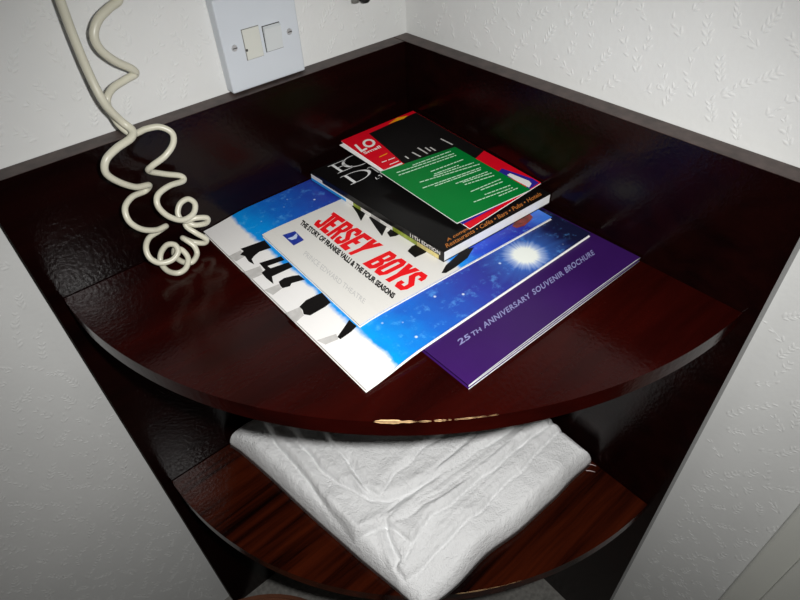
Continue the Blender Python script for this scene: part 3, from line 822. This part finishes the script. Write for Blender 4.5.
for (xa, ya, xb, yb) in rows:
    a = Vector((380 + xa / 5, 130 + ya / 5)); b = Vector((380 + xb / 5, 130 + yb / 5))
    L = (b - a).length; s = 0; vs = []; fs = []
    while s < L - .8:
        w = min(rnd.uniform(1.6, 5.0), L - s)
        p = a.lerp(b, s / L); q = a.lerp(b, (s + w) / L)
        for (cx, cy) in ((p.x, p.y), (q.x, q.y), (q.x - .55, q.y - .75), (p.x - .55, p.y - .75)):
            vs.append(at_f(cx, cy, g_top, .0003))
        k = len(vs); fs.append((k - 4, k - 3, k - 2, k - 1))
        s += w + rnd.uniform(.5, .9)
    link_mesh('print_line', vs, fs, M['green_text'], grn)

# ------------------------------------------------------------------ towel on the lower shelf
tow = tag(empty('folded_towel', (-0.19, -0.2, ZL)), 'folded white terry towel with rumpled layers on the lower shelf', 'towel')
def wxy(pix, z): return np.array([tuple(at_z(x, y, z))[:2] for x, y in pix])
ZT = ZL + 0.043
layers = [
    # outline in the photo, height added, softness
    ([(266, 426), (304, 476), (330, 511), (348, 534), (353, 539), (362, 537), (376, 531), (421, 508), (455, 488), (575, 405), (560, 330), (240, 330)], .0085, .0035),
    ([(287, 427), (317, 464), (340, 487), (358, 497), (372, 503), (390, 503), (450, 470), (560, 400), (560, 330), (260, 330)], .006, .005),
    ([(320, 432), (338, 452), (352, 467), (366, 492), (380, 497), (392, 480), (420, 455), (500, 400), (480, 330), (300, 330)], .004, .006),
    ([(566, 422), (527, 463), (479, 508), (435, 551), (404, 574), (397, 566), (410, 543), (380, 520), (430, 480), (540, 380), (600, 380)], .0045, .0035),
    ([(549, 426), (482, 476), (448, 508), (419, 527), (408, 547), (402, 556), (396, 545), (385, 520), (430, 480), (540, 380)], .005, .004),
]
Lp = [(wxy(px, ZT), hh, sf) for px, hh, sf in layers]
creases = [([(380, 529), (390, 559), (396, 578)], .0035, .004), ([(425, 521), (402, 552), (397, 578)], .0035, .004), ([(520, 436), (470, 482), (425, 515)], .002, .004), ([(352, 467), (372, 500)], -.003, .005),
           ([(330, 440), (352, 480), (364, 496)], .003, .004), ([(500, 470), (440, 528)], .0015, .003)]
Cp = [(wxy(px, ZT), d, w) for px, d, w in creases]
def seg_dist(P, a, b):
    ab = b - a; t = np.clip(((P - a) @ ab) / (ab @ ab), 0, 1)
    return np.linalg.norm(P - (a + t[:, None] * ab), axis=1)
def poly_sd(P, V):
    d = np.full(len(P), 9.0); ins = np.zeros(len(P), bool)
    for i in range(len(V)):
        a = V[i]; b = V[(i + 1) % len(V)]
        d = np.minimum(d, seg_dist(P, a, b))
        c = ((a[1] > P[:, 1]) != (b[1] > P[:, 1]))
        xx = (b[0] - a[0]) * (P[:, 1] - a[1]) / (b[1] - a[1] + 1e-12) + a[0]
        ins ^= c & (P[:, 0] < xx)
    return np.where(ins, d, -d)
def sstep(x): x = np.clip(x, 0, 1); return x * x * (3 - 2 * x)
nrng = np.random.default_rng(3)
def vnoise(P, s, seed):
    r = np.random.default_rng(seed); G = r.random((64, 64))
    Q = P * s; I = np.floor(Q).astype(int); F = Q - I; F = F * F * (3 - 2 * F)
    g = lambda i, j: G[i % 64, j % 64]
    i, j = I[:, 0], I[:, 1]; fx, fy = F[:, 0], F[:, 1]
    return (g(i, j) * (1 - fx) + g(i + 1, j) * fx) * (1 - fy) + (g(i, j + 1) * (1 - fx) + g(i + 1, j + 1) * fx) * fy
N = 320
# outline of the folded pile on the shelf: front corner, right, back, left
cor = [np.array(c) for c in ((-0.3215, -0.3735), (-0.031, -0.3870), (-0.030, -0.030), (-0.3790, -0.028))]
Ug, Vg = np.meshgrid(np.linspace(0, 1, N), np.linspace(0, 1, N), indexing='ij')
u = Ug.ravel(); v = Vg.ravel()
XY = (cor[0] * (1 - u)[:, None] + cor[1] * u[:, None]) * (1 - v)[:, None] + (cor[3] * (1 - u)[:, None] + cor[2] * u[:, None]) * v[:, None]
# wobble of the outline
ed_ = np.minimum(np.minimum(u, 1 - u), np.minimum(v, 1 - v))
XY[:, 0] += (vnoise(XY, 18, 1) - .5) * .006; XY[:, 1] += (vnoise(XY, 18, 2) - .5) * .006
dE = np.minimum(np.minimum(u * .30, (1 - u) * .30), np.minimum(v * .34, (1 - v) * .34))
base = 0.040
m = 0.016
t_ = np.clip(dE / m, 0, 1)
prof = np.sqrt(np.clip(1 - (1 - t_) ** 2, 0, 1)) 
cornerdrop = 1 - 0.45 * np.exp(-((XY[:, 0] + .318) ** 2 + (XY[:, 1] + .372) ** 2) / (2 * .035 ** 2))
Z = base * prof * cornerdrop
add = [np.zeros(len(XY)), np.zeros(len(XY))]
for k, (V_, hh, sf) in enumerate(Lp):
    sd = poly_sd(XY + np.stack([(vnoise(XY, 40, 11 + k) - .5), (vnoise(XY, 40, 31 + k) - .5)], 1) * .006, V_)
    t_ = np.clip(sd / .007, 0, 1)
    add[0 if k < 3 else 1] += hh * np.sqrt(1 - (1 - t_) ** 2) * (1 + .35 * np.exp(-((sd - .008) / .007) ** 2))
    Z -= .0016 * np.exp(-((sd + .002) / .0022) ** 2) * prof
Z += np.maximum(add[0], add[1]) * prof
for V_, dd, ww in Cp:
    d = np.full(len(XY), 9.0)
    for i in range(len(V_) - 1): d = np.minimum(d, seg_dist(XY, V_[i], V_[i + 1]))
    Z += dd * np.exp(-(d / ww) ** 2) * prof
Z += ((vnoise(XY, 22, 5) - .5) * .007 + (vnoise(XY, 60, 6) - .5) * .0024 + (vnoise(XY, 330, 7) - .5) * .0007) * prof
# sides bulge outward a little half-way up
cx, cy = -0.19, -0.2
vs = [(x, y, ZL + .0006 + max(0, z)) for (x, y), z in zip(XY, Z)]
fs = []
for i in range(N - 1):
    for j in range(N - 1):
        fs.append((i * N + j, (i + 1) * N + j, (i + 1) * N + j + 1, i * N + j + 1))
# underside
ring = [i * N for i in range(N)] + [(N - 1) * N + j for j in range(1, N)] + [i * N + N - 1 for i in range(N - 2, -1, -1)] + [j for j in range(N - 2, 0, -1)]
fs.append(tuple(ring[::-1]))
body = link_mesh('towel_body', vs, fs, M['towel'], tow, True)
for (pa, pb) in (((588, 464), (596, 466)), ((586, 470.5), (595, 472))):
    a = at_z(pa[0], pa[1], ZL + .006); b = at_z(pb[0], pb[1], ZL + .004)
    tube('loose_thread', [a, (a + b) / 2 + Vector((0, 0, .001)), b], .0005, M['thread'], tow, 6)

# ------------------------------------------------------------------ things on the floor, only just in view
st = at_z(252, 593.5, -0.45)
sr = 0.15
dn = at_z(250, 720, -0.45) - st; dn.z = 0
sc = Vector((st.x, st.y, 0)) + dn.normalized() * sr
stool = tag(empty('stool', (sc.x, sc.y, ZF)), 'low round brown wooden stool standing in front of the corner shelf', 'stool')
bm = bmesh.new()
bmesh.ops.create_cone(bm, cap_ends=True, segments=64, radius1=sr, radius2=sr, depth=.03)
bmesh.ops.bevel(bm, geom=[e for e in bm.edges if len(e.link_faces) == 2 and any(len(f.verts) > 4 for f in e.link_faces)], offset=.008, segments=3, affect='EDGES')
bmesh.ops.translate(bm, verts=bm.verts, vec=(sc.x, sc.y, -.465))
bm_obj('seat', bm, M['stool'], stool)
for k in range(4):
    a = math.pi / 4 + k * math.pi / 2
    tube('leg', [(sc.x + .09 * math.cos(a), sc.y + .09 * math.sin(a), -.478), (sc.x + .12 * math.cos(a), sc.y + .12 * math.sin(a), ZF)], lambda s: .014 - .003 * s, M['stool'], stool, 14)
